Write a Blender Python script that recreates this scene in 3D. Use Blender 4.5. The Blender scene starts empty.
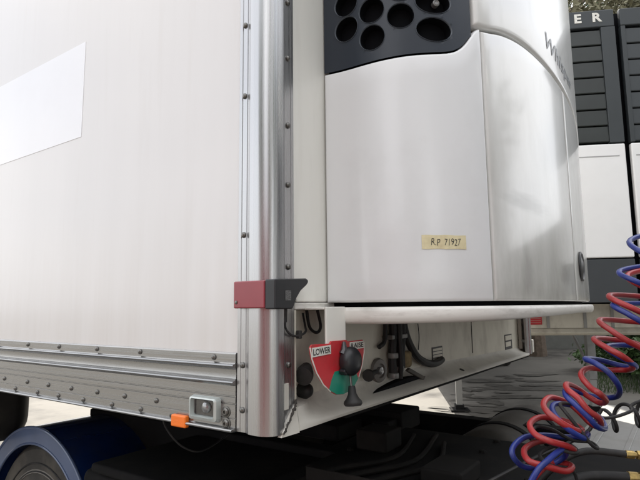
import bpy, math, random
from mathutils import Vector, Matrix
random.seed(7)
R = math.radians
SC = bpy.context.scene
COL = SC.collection

# ------------------------------------------------------------------ camera, light, exposure
cd = bpy.data.cameras.new('camera'); cam = bpy.data.objects.new('camera', cd); COL.objects.link(cam)
M = Matrix(((0.57425, -0.09831, -0.81275), (-0.81861, -0.08186, -0.56849), (-0.01065, 0.99178, -0.12749)))
mw = M.to_quaternion().to_matrix().to_4x4(); mw.translation = Vector((-0.8787, -0.7496, 1.5)); cam.matrix_world = mw
cd.sensor_fit = 'HORIZONTAL'; cd.sensor_width = 36.0; cd.lens = 36.0 * 520.84 / 640.0
cd.clip_start = 0.02; cd.clip_end = 2000
SC.camera = cam
SUN_EL = R(52); SUN_AZ = math.atan2(0.80, 0.60)          # azimuth from +Y towards +X
w = bpy.data.worlds.new('World'); SC.world = w; w.use_nodes = True
nt = w.node_tree; bg = nt.nodes['Background']
sky = nt.nodes.new('ShaderNodeTexSky'); sky.sky_type = 'NISHITA'; sky.sun_disc = False
sky.sun_elevation = SUN_EL; sky.sun_rotation = SUN_AZ; sky.air_density = 1.0; sky.dust_density = 3.0; sky.ozone_density = 1.0
# thin bright broken cloud over the blue
stc = nt.nodes.new('ShaderNodeTexCoord'); sn = nt.nodes.new('ShaderNodeTexNoise'); sn.inputs['Scale'].default_value = 2.2; sn.inputs['Detail'].default_value = 7
smp = nt.nodes.new('ShaderNodeMapping'); smp.inputs['Scale'].default_value = (1, 1, 2.2)
nt.links.new(stc.outputs['Generated'], smp.inputs[0]); nt.links.new(smp.outputs[0], sn.inputs['Vector'])
srg = nt.nodes.new('ShaderNodeMapRange'); srg.inputs[1].default_value = .36; srg.inputs[2].default_value = .62; srg.inputs[3].default_value = .55; srg.inputs[4].default_value = 1.0
nt.links.new(sn.outputs['Fac'], srg.inputs[0])
smx = nt.nodes.new('ShaderNodeMix'); smx.data_type = 'RGBA'; smx.inputs[7].default_value = (7.3, 7.3, 7.35, 1)
nt.links.new(srg.outputs[0], smx.inputs[0]); nt.links.new(sky.outputs[0], smx.inputs[6]); nt.links.new(smx.outputs[2], bg.inputs[0])
bg.inputs[1].default_value = 0.13
sl = bpy.data.lights.new('sun', 'SUN'); sl.energy = 4.0; sl.angle = R(0.6); sl.color = (1.0, 0.94, 0.84)
so = bpy.data.objects.new('sun', sl); COL.objects.link(so)
sd = Vector((math.sin(SUN_AZ) * math.cos(SUN_EL), math.cos(SUN_AZ) * math.cos(SUN_EL), math.sin(SUN_EL)))
so.rotation_euler = sd.to_track_quat('Z', 'Y').to_euler(); so.location = (0, 10, 20)
SC.view_settings.view_transform = 'Standard'; SC.view_settings.look = 'None'
SC.view_settings.exposure = 1.22; SC.view_settings.gamma = 1.0

# ------------------------------------------------------------------ materials
MATS = {}
def mat(name, col, rough=0.5, metal=0.0, var=0.0, vscale=6.0, stretch=(1, 1, 1), dirt=None, dirt_amt=0.0,
        dscale=3.0, bump=0.0, bscale=60.0, coat=0.0, bstretch=(1, 1, 1), rvar=0.0, spec=0.5, dlo=0.5, dhi=0.75, trans=0.0):
    if name in MATS: return MATS[name]
    m = bpy.data.materials.new(name); m.use_nodes = True; t = m.node_tree; b = t.nodes['Principled BSDF']
    b.inputs['Roughness'].default_value = rough; b.inputs['Metallic'].default_value = metal
    b.inputs['Coat Weight'].default_value = coat; b.inputs['Coat Roughness'].default_value = 0.08
    b.inputs['Specular IOR Level'].default_value = spec
    c4 = (*col, 1)
    tc = t.nodes.new('ShaderNodeTexCoord')
    def noise(scale, st, detail=6):
        mp = t.nodes.new('ShaderNodeMapping'); mp.inputs['Scale'].default_value = st
        t.links.new(tc.outputs['Object'], mp.inputs[0])
        n = t.nodes.new('ShaderNodeTexNoise'); n.inputs['Scale'].default_value = scale
        n.inputs['Detail'].default_value = detail; n.inputs['Roughness'].default_value = 0.6
        t.links.new(mp.outputs[0], n.inputs['Vector']); return n
    out = None
    if var > 0:
        n = noise(vscale, stretch); r = t.nodes.new('ShaderNodeMapRange')
        r.inputs[1].default_value = 0.3; r.inputs[2].default_value = 0.7
        r.inputs[3].default_value = 1 - var; r.inputs[4].default_value = 1 + var
        t.links.new(n.outputs['Fac'], r.inputs[0])
        mx = t.nodes.new('ShaderNodeVectorMath'); mx.operation = 'SCALE'; mx.inputs[0].default_value = col
        t.links.new(r.outputs[0], mx.inputs['Scale']); out = mx.outputs[0]
    if dirt is not None:
        n = noise(dscale, stretch, 9); r = t.nodes.new('ShaderNodeMapRange')
        r.inputs[1].default_value = dlo; r.inputs[2].default_value = dhi; r.inputs[3].default_value = 0; r.inputs[4].default_value = dirt_amt
        t.links.new(n.outputs['Fac'], r.inputs[0])
        mx = t.nodes.new('ShaderNodeMix'); mx.data_type = 'RGBA'
        t.links.new(r.outputs[0], mx.inputs[0])
        if out: t.links.new(out, mx.inputs[6])
        else: mx.inputs[6].default_value = c4
        mx.inputs[7].default_value = (*dirt, 1); out = mx.outputs[2]
    if out: t.links.new(out, b.inputs['Base Color'])
    else: b.inputs['Base Color'].default_value = c4
    if rvar > 0:
        n = noise(vscale * 1.7, stretch); r = t.nodes.new('ShaderNodeMapRange')
        r.inputs[1].default_value = 0.3; r.inputs[2].default_value = 0.7
        r.inputs[3].default_value = max(0.02, rough - rvar); r.inputs[4].default_value = rough + rvar
        t.links.new(n.outputs['Fac'], r.inputs[0]); t.links.new(r.outputs[0], b.inputs['Roughness'])
    if bump > 0:
        n = noise(bscale, bstretch, 4); bp = t.nodes.new('ShaderNodeBump'); bp.inputs['Strength'].default_value = bump
        bp.inputs['Distance'].default_value = 0.01
        t.links.new(n.outputs['Fac'], bp.inputs['Height']); t.links.new(bp.outputs[0], b.inputs['Normal'])
    if trans > 0: b.inputs['Transmission Weight'].default_value = trans
    MATS[name] = m; return m

grp_side = mat('glossy_side_skin', (.765, .755, .75), .16, var=.016, vscale=2.2, stretch=(1, 3.2, .25), bump=.06, bscale=1.6, bstretch=(1, 2.5, .35), dirt=(.52, .47, .41), dirt_amt=.13, dscale=5, dlo=.56, dhi=.8)
sticker_w = mat('white_vinyl', (.88, .89, .92), .12, var=.02, vscale=3, dirt=(.6, .6, .6), dirt_amt=.15, dscale=3)
front_w = mat('painted_front_wall', (.80, .79, .74), .35, var=.03, vscale=3, stretch=(3, 3, .5), dirt=(.42, .38, .32), dirt_amt=.25, dscale=4)
lower_w = mat('dusty_lower_wall', (.66, .63, .54), .45, var=.06, vscale=5, dirt=(.25, .22, .18), dirt_amt=.6, dscale=5, stretch=(1.4, 1.4, .8), dlo=.48, dhi=.72)
door_w = mat('unit_door_paint', (.785, .795, .805), .30, coat=.25, var=.015, vscale=2.5, dirt=(.45, .44, .42), dirt_amt=.2, dscale=3, dlo=.55, dhi=.8)
unit_w = mat('unit_white_paint', (.77, .77, .75), .22, coat=.35, var=.02, vscale=2.5, dirt=(.33, .32, .28), dirt_amt=.35, dscale=2.2, stretch=(2.2, 2.2, 1.0), dlo=.50, dhi=.8)
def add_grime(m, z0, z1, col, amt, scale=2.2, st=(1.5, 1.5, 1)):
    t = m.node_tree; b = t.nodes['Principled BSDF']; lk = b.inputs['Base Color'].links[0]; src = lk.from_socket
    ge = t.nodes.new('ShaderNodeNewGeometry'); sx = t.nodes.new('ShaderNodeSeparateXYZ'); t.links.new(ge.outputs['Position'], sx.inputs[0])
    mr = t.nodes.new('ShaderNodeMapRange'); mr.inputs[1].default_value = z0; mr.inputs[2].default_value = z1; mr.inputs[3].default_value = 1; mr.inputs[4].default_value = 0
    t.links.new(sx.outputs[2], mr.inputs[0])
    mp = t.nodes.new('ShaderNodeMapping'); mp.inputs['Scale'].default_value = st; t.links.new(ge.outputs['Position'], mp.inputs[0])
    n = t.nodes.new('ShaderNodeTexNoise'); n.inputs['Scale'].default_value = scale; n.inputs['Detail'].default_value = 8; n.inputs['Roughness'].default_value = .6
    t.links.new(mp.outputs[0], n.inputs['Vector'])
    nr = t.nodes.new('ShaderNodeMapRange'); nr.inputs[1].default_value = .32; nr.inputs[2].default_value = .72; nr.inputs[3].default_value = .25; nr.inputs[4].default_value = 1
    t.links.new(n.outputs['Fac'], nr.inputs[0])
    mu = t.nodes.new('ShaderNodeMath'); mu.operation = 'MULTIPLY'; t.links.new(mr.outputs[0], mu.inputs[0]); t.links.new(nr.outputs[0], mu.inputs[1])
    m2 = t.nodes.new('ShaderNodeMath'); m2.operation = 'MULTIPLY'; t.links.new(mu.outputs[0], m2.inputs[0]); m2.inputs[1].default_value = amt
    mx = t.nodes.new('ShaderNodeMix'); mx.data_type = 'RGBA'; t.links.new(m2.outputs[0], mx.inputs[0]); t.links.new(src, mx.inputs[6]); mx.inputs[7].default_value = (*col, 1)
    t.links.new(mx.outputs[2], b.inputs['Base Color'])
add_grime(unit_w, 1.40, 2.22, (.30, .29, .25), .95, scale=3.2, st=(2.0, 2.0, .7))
add_grime(door_w, 1.45, 1.75, (.42, .41, .38), .25)
def smear(m, c, sz, col, amt):     # one rubbed mark with a soft ragged outline
    t = m.node_tree; b = t.nodes['Principled BSDF']; src = b.inputs['Base Color'].links[0].from_socket
    ge = t.nodes.new('ShaderNodeNewGeometry'); mp = t.nodes.new('ShaderNodeMapping'); mp.inputs['Location'].default_value = [-c[k] / sz[k] for k in range(3)]
    mp.inputs['Scale'].default_value = [1 / v for v in sz]; t.links.new(ge.outputs['Position'], mp.inputs[0])
    n = t.nodes.new('ShaderNodeTexNoise'); n.inputs['Scale'].default_value = 1.6; n.inputs['Detail'].default_value = 7; t.links.new(mp.outputs[0], n.inputs['Vector'])
    ad = t.nodes.new('ShaderNodeVectorMath'); ad.operation = 'MULTIPLY_ADD'; t.links.new(n.outputs['Color'], ad.inputs[0]); ad.inputs[1].default_value = (.9, .9, .9); t.links.new(mp.outputs[0], ad.inputs[2])
    sb = t.nodes.new('ShaderNodeVectorMath'); sb.operation = 'SUBTRACT'; t.links.new(ad.outputs[0], sb.inputs[0]); sb.inputs[1].default_value = (.45, .45, .45)
    ln = t.nodes.new('ShaderNodeVectorMath'); ln.operation = 'LENGTH'; t.links.new(sb.outputs[0], ln.inputs[0])
    mr = t.nodes.new('ShaderNodeMapRange'); mr.interpolation_type = 'SMOOTHSTEP'; mr.inputs[1].default_value = 1.1; mr.inputs[2].default_value = .1; mr.inputs[3].default_value = 0; mr.inputs[4].default_value = amt
    t.links.new(ln.outputs['Value'], mr.inputs[0])
    mx = t.nodes.new('ShaderNodeMix'); mx.data_type = 'RGBA'; t.links.new(mr.outputs[0], mx.inputs[0]); t.links.new(src, mx.inputs[6]); mx.inputs[7].default_value = (*col, 1)
    t.links.new(mx.outputs[2], b.inputs['Base Color'])
add_grime(grp_side, 1.38, 1.80, (.48, .42, .35), .30, scale=2.5, st=(1, 6, .5))
smear(unit_w, (.66, -.40, 1.785), (.22, .3, .035), (.22, .21, .19), .55)
smear(unit_w, (.62, -.40, 1.60), (.06, .3, .10), (.22, .21, .19), .40)
smear(unit_w, (.98, -.42, 1.60), (.10, .3, .05), (.22, .21, .19), .35)
lip_w = mat('unit_lip_paint', (.76, .74, .70), .35, dirt=(.25, .22, .18), dirt_amt=.6, dscale=9, stretch=(1, 1, 4), dlo=.5, dhi=.75)
alu = mat('brushed_aluminium', (.32, .32, .318), .26, metal=.9, var=.035, vscale=3, stretch=(60, .6, 60), rvar=.1, bump=.02, bscale=30, bstretch=(8, .3, 8), dirt=(.30, .26, .22), dirt_amt=.25, dscale=1.5)
alu_post = mat('brushed_post_aluminium', (.46, .46, .465), .29, metal=.9, var=.03, vscale=3, stretch=(90, 90, .4), rvar=.06)
alu_deck = mat('deck_aluminium', (.42, .42, .41), .45, metal=.6, var=.12, vscale=5, dirt=(.16, .14, .12), dirt_amt=.7, dscale=5)
steel = mat('rivet_steel', (.17, .165, .155), .32, metal=.9, var=.2, vscale=30)
galv = mat('galvanised_steel', (.24, .24, .235), .5, metal=.5, var=.15, vscale=9)
black_pl = mat('black_plastic', (.018, .019, .022), .38, var=.15, vscale=20)
rubber = mat('black_rubber', (.015, .015, .016), .6, var=.2, vscale=14, dirt=(.06, .055, .05), dirt_amt=.6, dscale=12)
void_m = mat('dark_cavity_and_shade', (.004, .0045, .006), .8, spec=.1)
grille_m = mat('grille_plastic', (.013, .019, .031), .36, var=.08, vscale=4, bump=.02, bscale=200)
frame_m = mat('chassis_black', (.007, .007, .0075), .85, var=.3, vscale=6, dirt=(.022, .019, .016), dirt_amt=.5, dscale=6, spec=.2)
tank_m = mat('dusty_tank', (.06, .055, .048), .7, var=.2, vscale=8, dirt=(.16, .14, .115), dirt_amt=.7, dscale=3, dlo=.4, dhi=.7)
blue_m = mat('blue_fender_paint', (.008, .028, .12), .22, coat=.6, var=.15, vscale=6, dirt=(.05, .05, .055), dirt_amt=.4, dscale=4)
blue_rim = mat('fender_edge_paint', (.10, .14, .25), .35, var=.1, vscale=8, coat=.3)
red_m = mat('red_enamel', (.55, .022, .032), .4, var=.12, vscale=14, dirt=(.22, .07, .06), dirt_amt=.6, dscale=18)
red_lens = mat('red_marker_lens', (.27, .016, .030), .30, var=.08, vscale=18, coat=.4)
green_m = mat('green_enamel', (.010, .24, .16), .4, var=.06)
orange_m = mat('orange_reflector', (.95, .20, .015), .25, bump=.15, bscale=300)
label_w = mat('label_white', (.72, .71, .66), .5, var=.08, vscale=60, dirt=(.35, .3, .25), dirt_amt=.5, dscale=40)
ink = mat('printed_ink', (.03, .03, .03), .6)
tape_m = mat('masking_tape', (.74, .66, .42), .6, var=.08, vscale=40, dirt=(.5, .4, .22), dirt_amt=.6, dscale=30)
lampframe = mat('lamp_frame', (.52, .56, .54), .3, metal=.4, dirt=(.3, .28, .25), dirt_amt=.3, dscale=20)
glass_m = mat('lamp_glass', (.30, .30, .30), .15, metal=.6)
red_hose = mat('red_hose', (.34, .020, .022), .38, var=.2, vscale=12, coat=.1, dirt=(.12, .05, .045), dirt_amt=.6, dscale=14)
blue_hose = mat('blue_hose', (.012, .028, .20), .38, var=.2, vscale=12, coat=.1, dirt=(.04, .05, .09), dirt_amt=.6, dscale=14)
brass = mat('brass', (.50, .36, .14), .38, metal=.9, var=.2, vscale=40, dirt=(.14, .11, .07), dirt_amt=.6, dscale=60)
foam = mat('aged_foam', (.25, .19, .10), .9, var=.3, vscale=40)
seal_m = mat('pale_seal', (.66, .64, .58), .5, var=.05)
seal_d = mat('cracked_sealant', (.05, .045, .04), .8, var=.4, vscale=60)
u2_dark = mat('dark_grey_grille', (.030, .036, .040), .45, var=.08, vscale=4)
u2_grey = mat('dark_grey_skirt', (.040, .045, .050), .5, var=.1, vscale=3)
u2_white = mat('clean_white_panel', (.80, .80, .80), .3, var=.02)
bark = mat('bark', (.10, .075, .055), .9, var=.3, vscale=12, bump=.5, bscale=25)
leaf_a = mat('leaf_green', (.045, .085, .022), .55, var=.35, vscale=1.2)
leaf_b = mat('leaf_olive', (.07, .09, .03), .6, var=.35, vscale=1.2)
leaf_c = mat('leaf_dry', (.17, .16, .10), .8, var=.3, vscale=2)
grass_m = mat('grass_blade', (.035, .06, .018), .7, var=.4, vscale=3)
wall_m = mat('block_wall', (.15, .145, .13), .85, var=.12, vscale=4, bump=.3, bscale=30)
cab_m = mat('cab_paint', (.16, .17, .18), .25, coat=.5, var=.03)
win_m = mat('cab_glass', (.02, .025, .03), .06)

# ------------------------------------------------------------------ mesh helpers
class MB:
    def __init__(s): s.v = []; s.f = []
    def add(s, vs, fs):
        o = len(s.v); s.v += [tuple(v) for v in vs]; s.f += [tuple(i + o for i in f) for f in fs]; return s
    def box(s, x0, x1, y0, y1, z0, z1):
        return s.add([(x0, y0, z0), (x1, y0, z0), (x1, y1, z0), (x0, y1, z0), (x0, y0, z1), (x1, y0, z1), (x1, y1, z1), (x0, y1, z1)],
                     [(0, 3, 2, 1), (4, 5, 6, 7), (0, 1, 5, 4), (1, 2, 6, 5), (2, 3, 7, 6), (3, 0, 4, 7)])
    def prism(s, poly, axis, a0, a1):
        n = len(poly)
        def mk(p, a):
            if axis == 'x': return (a, p[0], p[1])
            if axis == 'y': return (p[0], a, p[1])
            return (p[0], p[1], a)
        vs = [mk(p, a0) for p in poly] + [mk(p, a1) for p in poly]
        fs = [tuple(range(n))[::-1], tuple(range(n, 2 * n))] + [(i, (i + 1) % n, n + (i + 1) % n, n + i) for i in range(n)]
        return s.add(vs, fs)
    def lathe(s, prof, c, d, n=20):
        c = Vector(c); d = Vector(d).normalized(); a = d.orthogonal().normalized(); b = d.cross(a)
        vs = []; fs = []
        for (r, h) in prof:
            for k in range(n):
                t = 2 * math.pi * k / n; vs.append(c + d * h + (a * math.cos(t) + b * math.sin(t)) * r)
        for i in range(len(prof) - 1):
            for k in range(n):
                k2 = (k + 1) % n; fs.append((i * n + k, i * n + k2, (i + 1) * n + k2, (i + 1) * n + k))
        fs.append(tuple(range(n))[::-1]); fs.append(tuple(range((len(prof) - 1) * n, len(prof) * n)))
        return s.add(vs, fs)
    def tube(s, pts, r, n=8, cap=True):
        pts = [Vector(p) for p in pts]; m = len(pts); rr = r if isinstance(r, (list, tuple)) else [r] * m
        vs = []; fs = []; up = None
        for i, p in enumerate(pts):
            t = (pts[min(i + 1, m - 1)] - pts[max(i - 1, 0)]).normalized()
            if up is None: up = t.orthogonal().normalized()
            up = (up - t * up.dot(t)).normalized(); b = t.cross(up)
            for k in range(n):
                a = 2 * math.pi * k / n; vs.append(p + (up * math.cos(a) + b * math.sin(a)) * rr[i])
        for i in range(m - 1):
            for k in range(n):
                k2 = (k + 1) % n; fs.append((i * n + k, i * n + k2, (i + 1) * n + k2, (i + 1) * n + k))
        if cap: fs.append(tuple(range(n))[::-1]); fs.append(tuple(range((m - 1) * n, m * n)))
        return s.add(vs, fs)
def spline(pts, k=8):
    P = [Vector(p) for p in pts]; P = [P[0] * 2 - P[1]] + P + [P[-1] * 2 - P[-2]]; out = []
    for i in range(1, len(P) - 2):
        for j in range(k):
            t = j / k; a, b, c, d = P[i - 1], P[i], P[i + 1], P[i + 2]
            out.append(0.5 * (2 * b + (c - a) * t + (2 * a - 5 * b + 4 * c - d) * t * t + (3 * b - a - 3 * c + d) * t ** 3))
    out.append(P[-2]); return out

def root_loc(o):
    l = Vector((0, 0, 0))
    while o is not None: l += Vector(o.location); o = o.parent
    return l
def build(name, mb, material, parent=None, bevel=0.0, seg=2, local=False, smooth=35, loc=None, fixn=True):
    me = bpy.data.meshes.new(name)
    off = Vector((0, 0, 0)) if local else root_loc(parent)
    if loc is not None: off = Vector(loc)
    me.from_pydata([Vector(v) - off for v in mb.v], [], mb.f)
    if fixn:
        import bmesh
        bm = bmesh.new(); bm.from_mesh(me); bmesh.ops.recalc_face_normals(bm, faces=bm.faces); bm.to_mesh(me); bm.free()
    me.materials.append(material)
    me.polygons.foreach_set('use_smooth', [True] * len(me.polygons))
    me.set_sharp_from_angle(angle=R(smooth)); me.update()
    o = bpy.data.objects.new(name, me); COL.objects.link(o)
    if parent is not None: o.parent = parent
    if loc is not None: o.location = Vector(loc) - (root_loc(parent) if not local else Vector((0, 0, 0)))
    if bevel > 0:
        b = o.modifiers.new('bevel', 'BEVEL'); b.width = bevel; b.segments = seg; b.limit_method = 'ANGLE'; b.angle_limit = R(35)
        b.harden_normals = True
    return o
def place(name, mesh, parent, loc, rot=None, world=True):
    o = bpy.data.objects.new(name, mesh); COL.objects.link(o); o.parent = parent
    o.location = Vector(loc) - (root_loc(parent) if world else Vector((0, 0, 0)))
    if rot is not None: o.rotation_euler = rot
    return o
def thing(name, label, cat, loc=(0, 0, 0), rz=0.0, group=None):
    o = bpy.data.objects.new(name, None); COL.objects.link(o); o.location = loc; o.rotation_euler = (0, 0, rz)
    o.empty_display_size = .2
    o['label'] = label; o['category'] = cat
    if group: o['group'] = group
    return o
def tag(o, label=None, cat=None, group=None, kind=None):
    for k, v in (('label', label), ('category', cat), ('group', group), ('kind', kind)):
        if v: o[k] = v
    return o
def text_geo(txt, size, shear=0.0, offset=0.0, extrude=0.0, spacing=1.0):
    c = bpy.data.curves.new('lettering', 'FONT'); c.body = txt; c.size = size; c.shear = shear; c.offset = offset
    c.extrude = extrude; c.space_character = spacing; c.resolution_u = 4
    o = bpy.data.objects.new('lettering', c); COL.objects.link(o)
    dg = bpy.context.evaluated_depsgraph_get(); me = bpy.data.meshes.new_from_object(o.evaluated_get(dg))
    vs = [v.co.copy() for v in me.vertices]; fs = [tuple(p.vertices) for p in me.polygons]
    bpy.data.objects.remove(o); bpy.data.curves.remove(c); bpy.data.meshes.remove(me)
    x0 = min(v.x for v in vs); x1 = max(v.x for v in vs); y0 = min(v.y for v in vs); y1 = max(v.y for v in vs)
    return [Vector((v.x - x0, v.y - y0, v.z)) for v in vs], fs, x1 - x0, y1 - y0

# ================================================================== SETTING
gm = mat('yard_concrete', (.150, .141, .124), .75, var=.10, vscale=1.3, dirt=(.045, .042, .038), dirt_amt=.85, dscale=.55, dlo=.52, dhi=.66, bump=.3, bscale=12)
g = MB(); g.add([(-300, -300, 0), (300, -300, 0), (300, 300, 0), (-300, 300, 0)], [(0, 1, 2, 3)])
tag(build('ground', g, gm), kind='structure')
# wet streaks on the concrete, each a thin irregular film
def blob(cx, cy, rx, ry, rot, n=26, jag=.25):
    pts = []
    ph = [random.uniform(0, 6.28) for _ in range(4)]
    for k in range(n):
        a = 2 * math.pi * k / n; r = 1 + jag * (math.sin(3 * a + ph[0]) * .5 + math.sin(5 * a + ph[1]) * .35 + math.sin(9 * a + ph[2]) * .25)
        x, y = rx * r * math.cos(a), ry * r * math.sin(a)
        pts.append((cx + x * math.cos(rot) - y * math.sin(rot), cy + x * math.sin(rot) + y * math.cos(rot)))
    return pts
wet = mat('oil_stain', (.105, .099, .088), .6, var=.25, vscale=3, spec=.3)
sm = MB()
for i in range(26):
    d = random.uniform(7.2, 11.5); lat = random.uniform(.25, .42) * d
    cx = -.88 + .82 * d + .574 * lat; cy = -.75 + .57 * d - .819 * lat
    pts = blob(cx, cy, random.uniform(.12, .5), random.uniform(.06, .22), R(-55) + random.uniform(-.5, .5), n=40, jag=.55)
    z = .004 + .0004 * i
    sm.add([(p[0], p[1], z) for p in pts], [tuple(range(len(pts)))])
tag(build('stained_ground', sm, wet), kind='structure')

# ================================================================== TRAILER
TR = thing('semi_trailer', 'white refrigerated trailer body with aluminium corner post and bottom rail', 'trailer', (0, 0, 0))
LEN = 11.0; W = 2.25; TOP = 3.85
build('side_wall', MB().box(0, .04, .094, LEN, 1.395, TOP), grp_side, TR)
build('side_wall', MB().box(W - .04, W, .03, LEN, 1.395, TOP), grp_side, TR)
build('roof', MB().box(.0, W, .0, LEN, TOP, TOP + .03), grp_side, TR, bevel=.01)
build('rear_wall', MB().box(.04, W - .04, LEN - .04, LEN, 1.36, TOP), front_w, TR)
build('floor_pan', MB().box(.06, W - .06, .10, LEN - .05, 1.235, 1.36), frame_m, TR)
for k in range(26):
    y = .35 + k * .41
    if k == 0: cb = build('crossmember', MB().box(.45, W - .45, y, y + .05, 1.16, 1.234), frame_m, TR, loc=(0, y, 0))
    else: place('crossmember', cb.data, TR, (0, y, 0))
st = build('vinyl_patch', MB().box(-.0012, .0005, .787, 3.9, 2.045, 2.366), sticker_w, TR)
tag(st, label='brighter white rectangular vinyl patch')
# bottom rail, extruded profile (x outward is negative)
prof = [(.02, 1.399), (-.006, 1.399), (-.009, 1.396), (-.009, 1.377), (-.012, 1.3745), (-.017, 1.3735), (-.018, 1.371), (-.017, 1.368), (-.011, 1.366),
        (-.007, 1.362), (-.0055, 1.352), (-.007, 1.342), (-.011, 1.338), (-.017, 1.3365), (-.018, 1.334), (-.017, 1.331), (-.011, 1.329),
        (-.008, 1.326), (-.008, 1.305), (-.0065, 1.304), (-.0065, 1.302), (-.008, 1.301), (-.008, 1.289), (-.0065, 1.288), (-.0065, 1.286), (-.008, 1.285),
        (-.008, 1.257), (-.0068, 1.256), (-.0068, 1.255), (-.008, 1.254), (-.008, 1.236), (-.011, 1.234), (-.019, 1.2335), (-.021, 1.231), (-.020, 1.228), (.02, 1.227)]
build('bottom_rail', MB().prism(prof, 'y', .0945, LEN), alu, TR, smooth=25)
build('bottom_rail', MB().box(W - .02, W + .01, .03, LEN, 1.227, 1.394), alu, TR, bevel=.003)
# rivets
rv = build('rivet', MB().lathe([(.0068, 0), (.0070, .0012), (.0064, .0032), (.0045, .0050), (.002, .0057), (.0004, .0058)], (0, 0, 0), (-1, 0, 0), 14),
           steel, TR, local=True, smooth=60)
rv.location = (-.0085, 1.028, 1.3885)
ys = [(.838, 1.3885), (.636, 1.3885), (.439, 1.3885), (.163, 1.387)] + [(1.24 + .205 * k, 1.3885) for k in range(22)]
ys += [(y, 1.270) for y in (1.176, 1.02, .89, .76, .627, .50, .368)] + [(1.306 + .132 * k, 1.270) for k in range(32)]
ys += [(y, 1.243) for y in (1.096, .953, .829, .695, .556, .43)] + [(1.232 + .138 * k, 1.243) for k in range(32)]
for (y, z) in ys: place('rivet', rv.data, TR, (-.0085 if z > 1.38 else -.0075, y, z))
for (y, z) in ((.122, 1.268), (.121, 1.243)):       # two big screws with washers by the lamp
    b_ = build('screw', MB().lathe([(.0125, 0), (.0125, .002), (.009, .0025), (.009, .005), (.0062, .0075), (.0035, .0075), (.003, .0045), (.0005, .0045)], (-.0075, y, z), (-1, 0, 0), 18), steel, TR)
# corner post: one extruded profile
pp = [(.006, .0935), (-.004, .0935), (-.006, .0915), (-.006, .083), (-.0045, .082), (-.0045, .0805), (-.006, .0795), (-.006, .067), (-.0045, .066), (-.0045, .0635), (-.007, .0625),
      (-.010, .056), (-.014, .050)]
for k in range(15):
    a = R(180 + 6 + k * (90 - 12) / 14); pp.append((.018 + .034 * math.cos(a), .030 + .044 * math.sin(a)))
pp += [(.030, -.0145), (.0335, -.010), (.0345, -.0055), (.041, -.0055), (.0415, -.004), (.043, -.004), (.0435, -.0055), (.066, -.0055), (.0665, -.004), (.068, -.004), (.0685, -.0055), (.078, -.0055), (.0795, -.004), (.0795, .008), (.05, .008), (.03, .02), (.012, .05)]
build('corner_post', MB().prism(pp, 'z', 1.229, TOP - .002), alu_post, TR, smooth=28)
rp = [(W - x, y) for x, y in pp][::-1]
build('corner_post', MB().prism(rp, 'z', 1.229, TOP - .002), alu_post, TR, smooth=28)
rvf = build('rivet', MB().lathe([(.0072, 0), (.0074, .0012), (.0066, .0036), (.0045, .0056), (.002, .0062), (.0004, .0063)], (0, 0, 0), (0, -1, 0), 14), steel, TR, local=True, smooth=60)
rvf.location = (.0560, -.0055, 2.240)
for z in (2.096, 1.928, 1.784, 1.592, 1.372, 2.40, 2.56, 2.72, 2.88, 3.04, 3.2): place('rivet', rvf.data, TR, (.0560, -.0055, z))
for z in (2.179, 2.000, 1.666, 1.833, 1.373, 1.276, 2.36, 2.54, 2.72, 2.90, 3.08):
    if z == 1.833: continue
    place('rivet', rv.data, TR, (-.0058, .0745, z))
# front wall, ledge, recessed lower wall, fillet skirt
fw = MB().prism([(.0805, TOP - .005), (.0805, 1.535), (.097, 1.512), (W - .097, 1.512), (W - .0805, 1.535), (W - .0805, TOP - .005)], 'y', .0, .035)
build('front_wall', fw, front_w, TR, bevel=.004)
build('ledge', MB().box(.082, W - .082, -.006, .05, 1.494, 1.5105), lip_w, TR, bevel=.004)
build('lower_wall', MB().box(.0805, 2.200, .050, .09, 1.245, 1.494), lower_w, TR, bevel=.003)
build('sealing_strip', MB().tube([(.0885, .004, 1.493), (.0885, .004, 1.292), (.050, -.012, 1.252), (.022, -.018, 1.231)], .0035, 8), seal_m, TR)
pts = spline([(.083, -.004, 1.294), (.073, -.009, 1.279), (.062, -.012, 1.272), (.050, -.0125, 1.255), (.036, -.016, 1.247), (.022, -.018, 1.232)], 6)
build('cracked_joint', MB().tube([(p.x + random.uniform(-.002, .002), p.y - .003, p.z + random.uniform(-.002, .002)) for p in pts], [random.uniform(.0015, .0038) for _ in pts], 6), seal_d, TR)
build('end_cheek', MB().box(.081, .087, -.004, .0495, 1.25, 1.4935), lower_w, TR)
# skirt: swept fillet section, tapering into a rounded tip on the right
sec = [(.0495, 1.285), (.046, 1.276), (.036, 1.264), (.020, 1.2535), (.0, 1.246), (-.012, 1.240), (-.0165, 1.233), (-.014, 1.226), (-.002, 1.222), (.049, 1.2225)]
xs = [.082, .095, .11, .13, .155, .18, .21, .24, .35, .6, 1.0, 1.5, 1.9, 2.06, 2.16, 2.22, 2.26, 2.28]
sk = MB(); vs = []; fs = []
for x in xs:
    kz = 1.0
    e = max(0, (x - 2.16) / .12); fall = 1 - e * e * .75
    for (y, z) in sec:
        zz = 1.222 + (z - 1.222) * (.25 + .75 * kz) * (1 - .35 * max(0, min(1, (x - 1.0) / 1.2))) * (1 - .6 * e * e)
        yy = y if y > .04 else y * fall + .049 * (1 - fall)
        q_ = min(1, (x - .082) / .16); q_ = q_ * q_ * (3 - 2 * q_)
        if z > 1.223 and y < .049: yy = yy * q_ + min(yy, -.007 - .010 * (1.285 - z) / .06) * (1 - q_)
        vs.append((x, yy, zz))
n = len(sec)
for i in range(len(xs) - 1):
    for k in range(n): k2 = (k + 1) % n; fs.append((i * n + k, i * n + k2, (i + 1) * n + k2, (i + 1) * n + k))
fs.append(tuple(range(n))); fs.append(tuple(range((len(xs) - 1) * n, len(xs) * n))[::-1])
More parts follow.
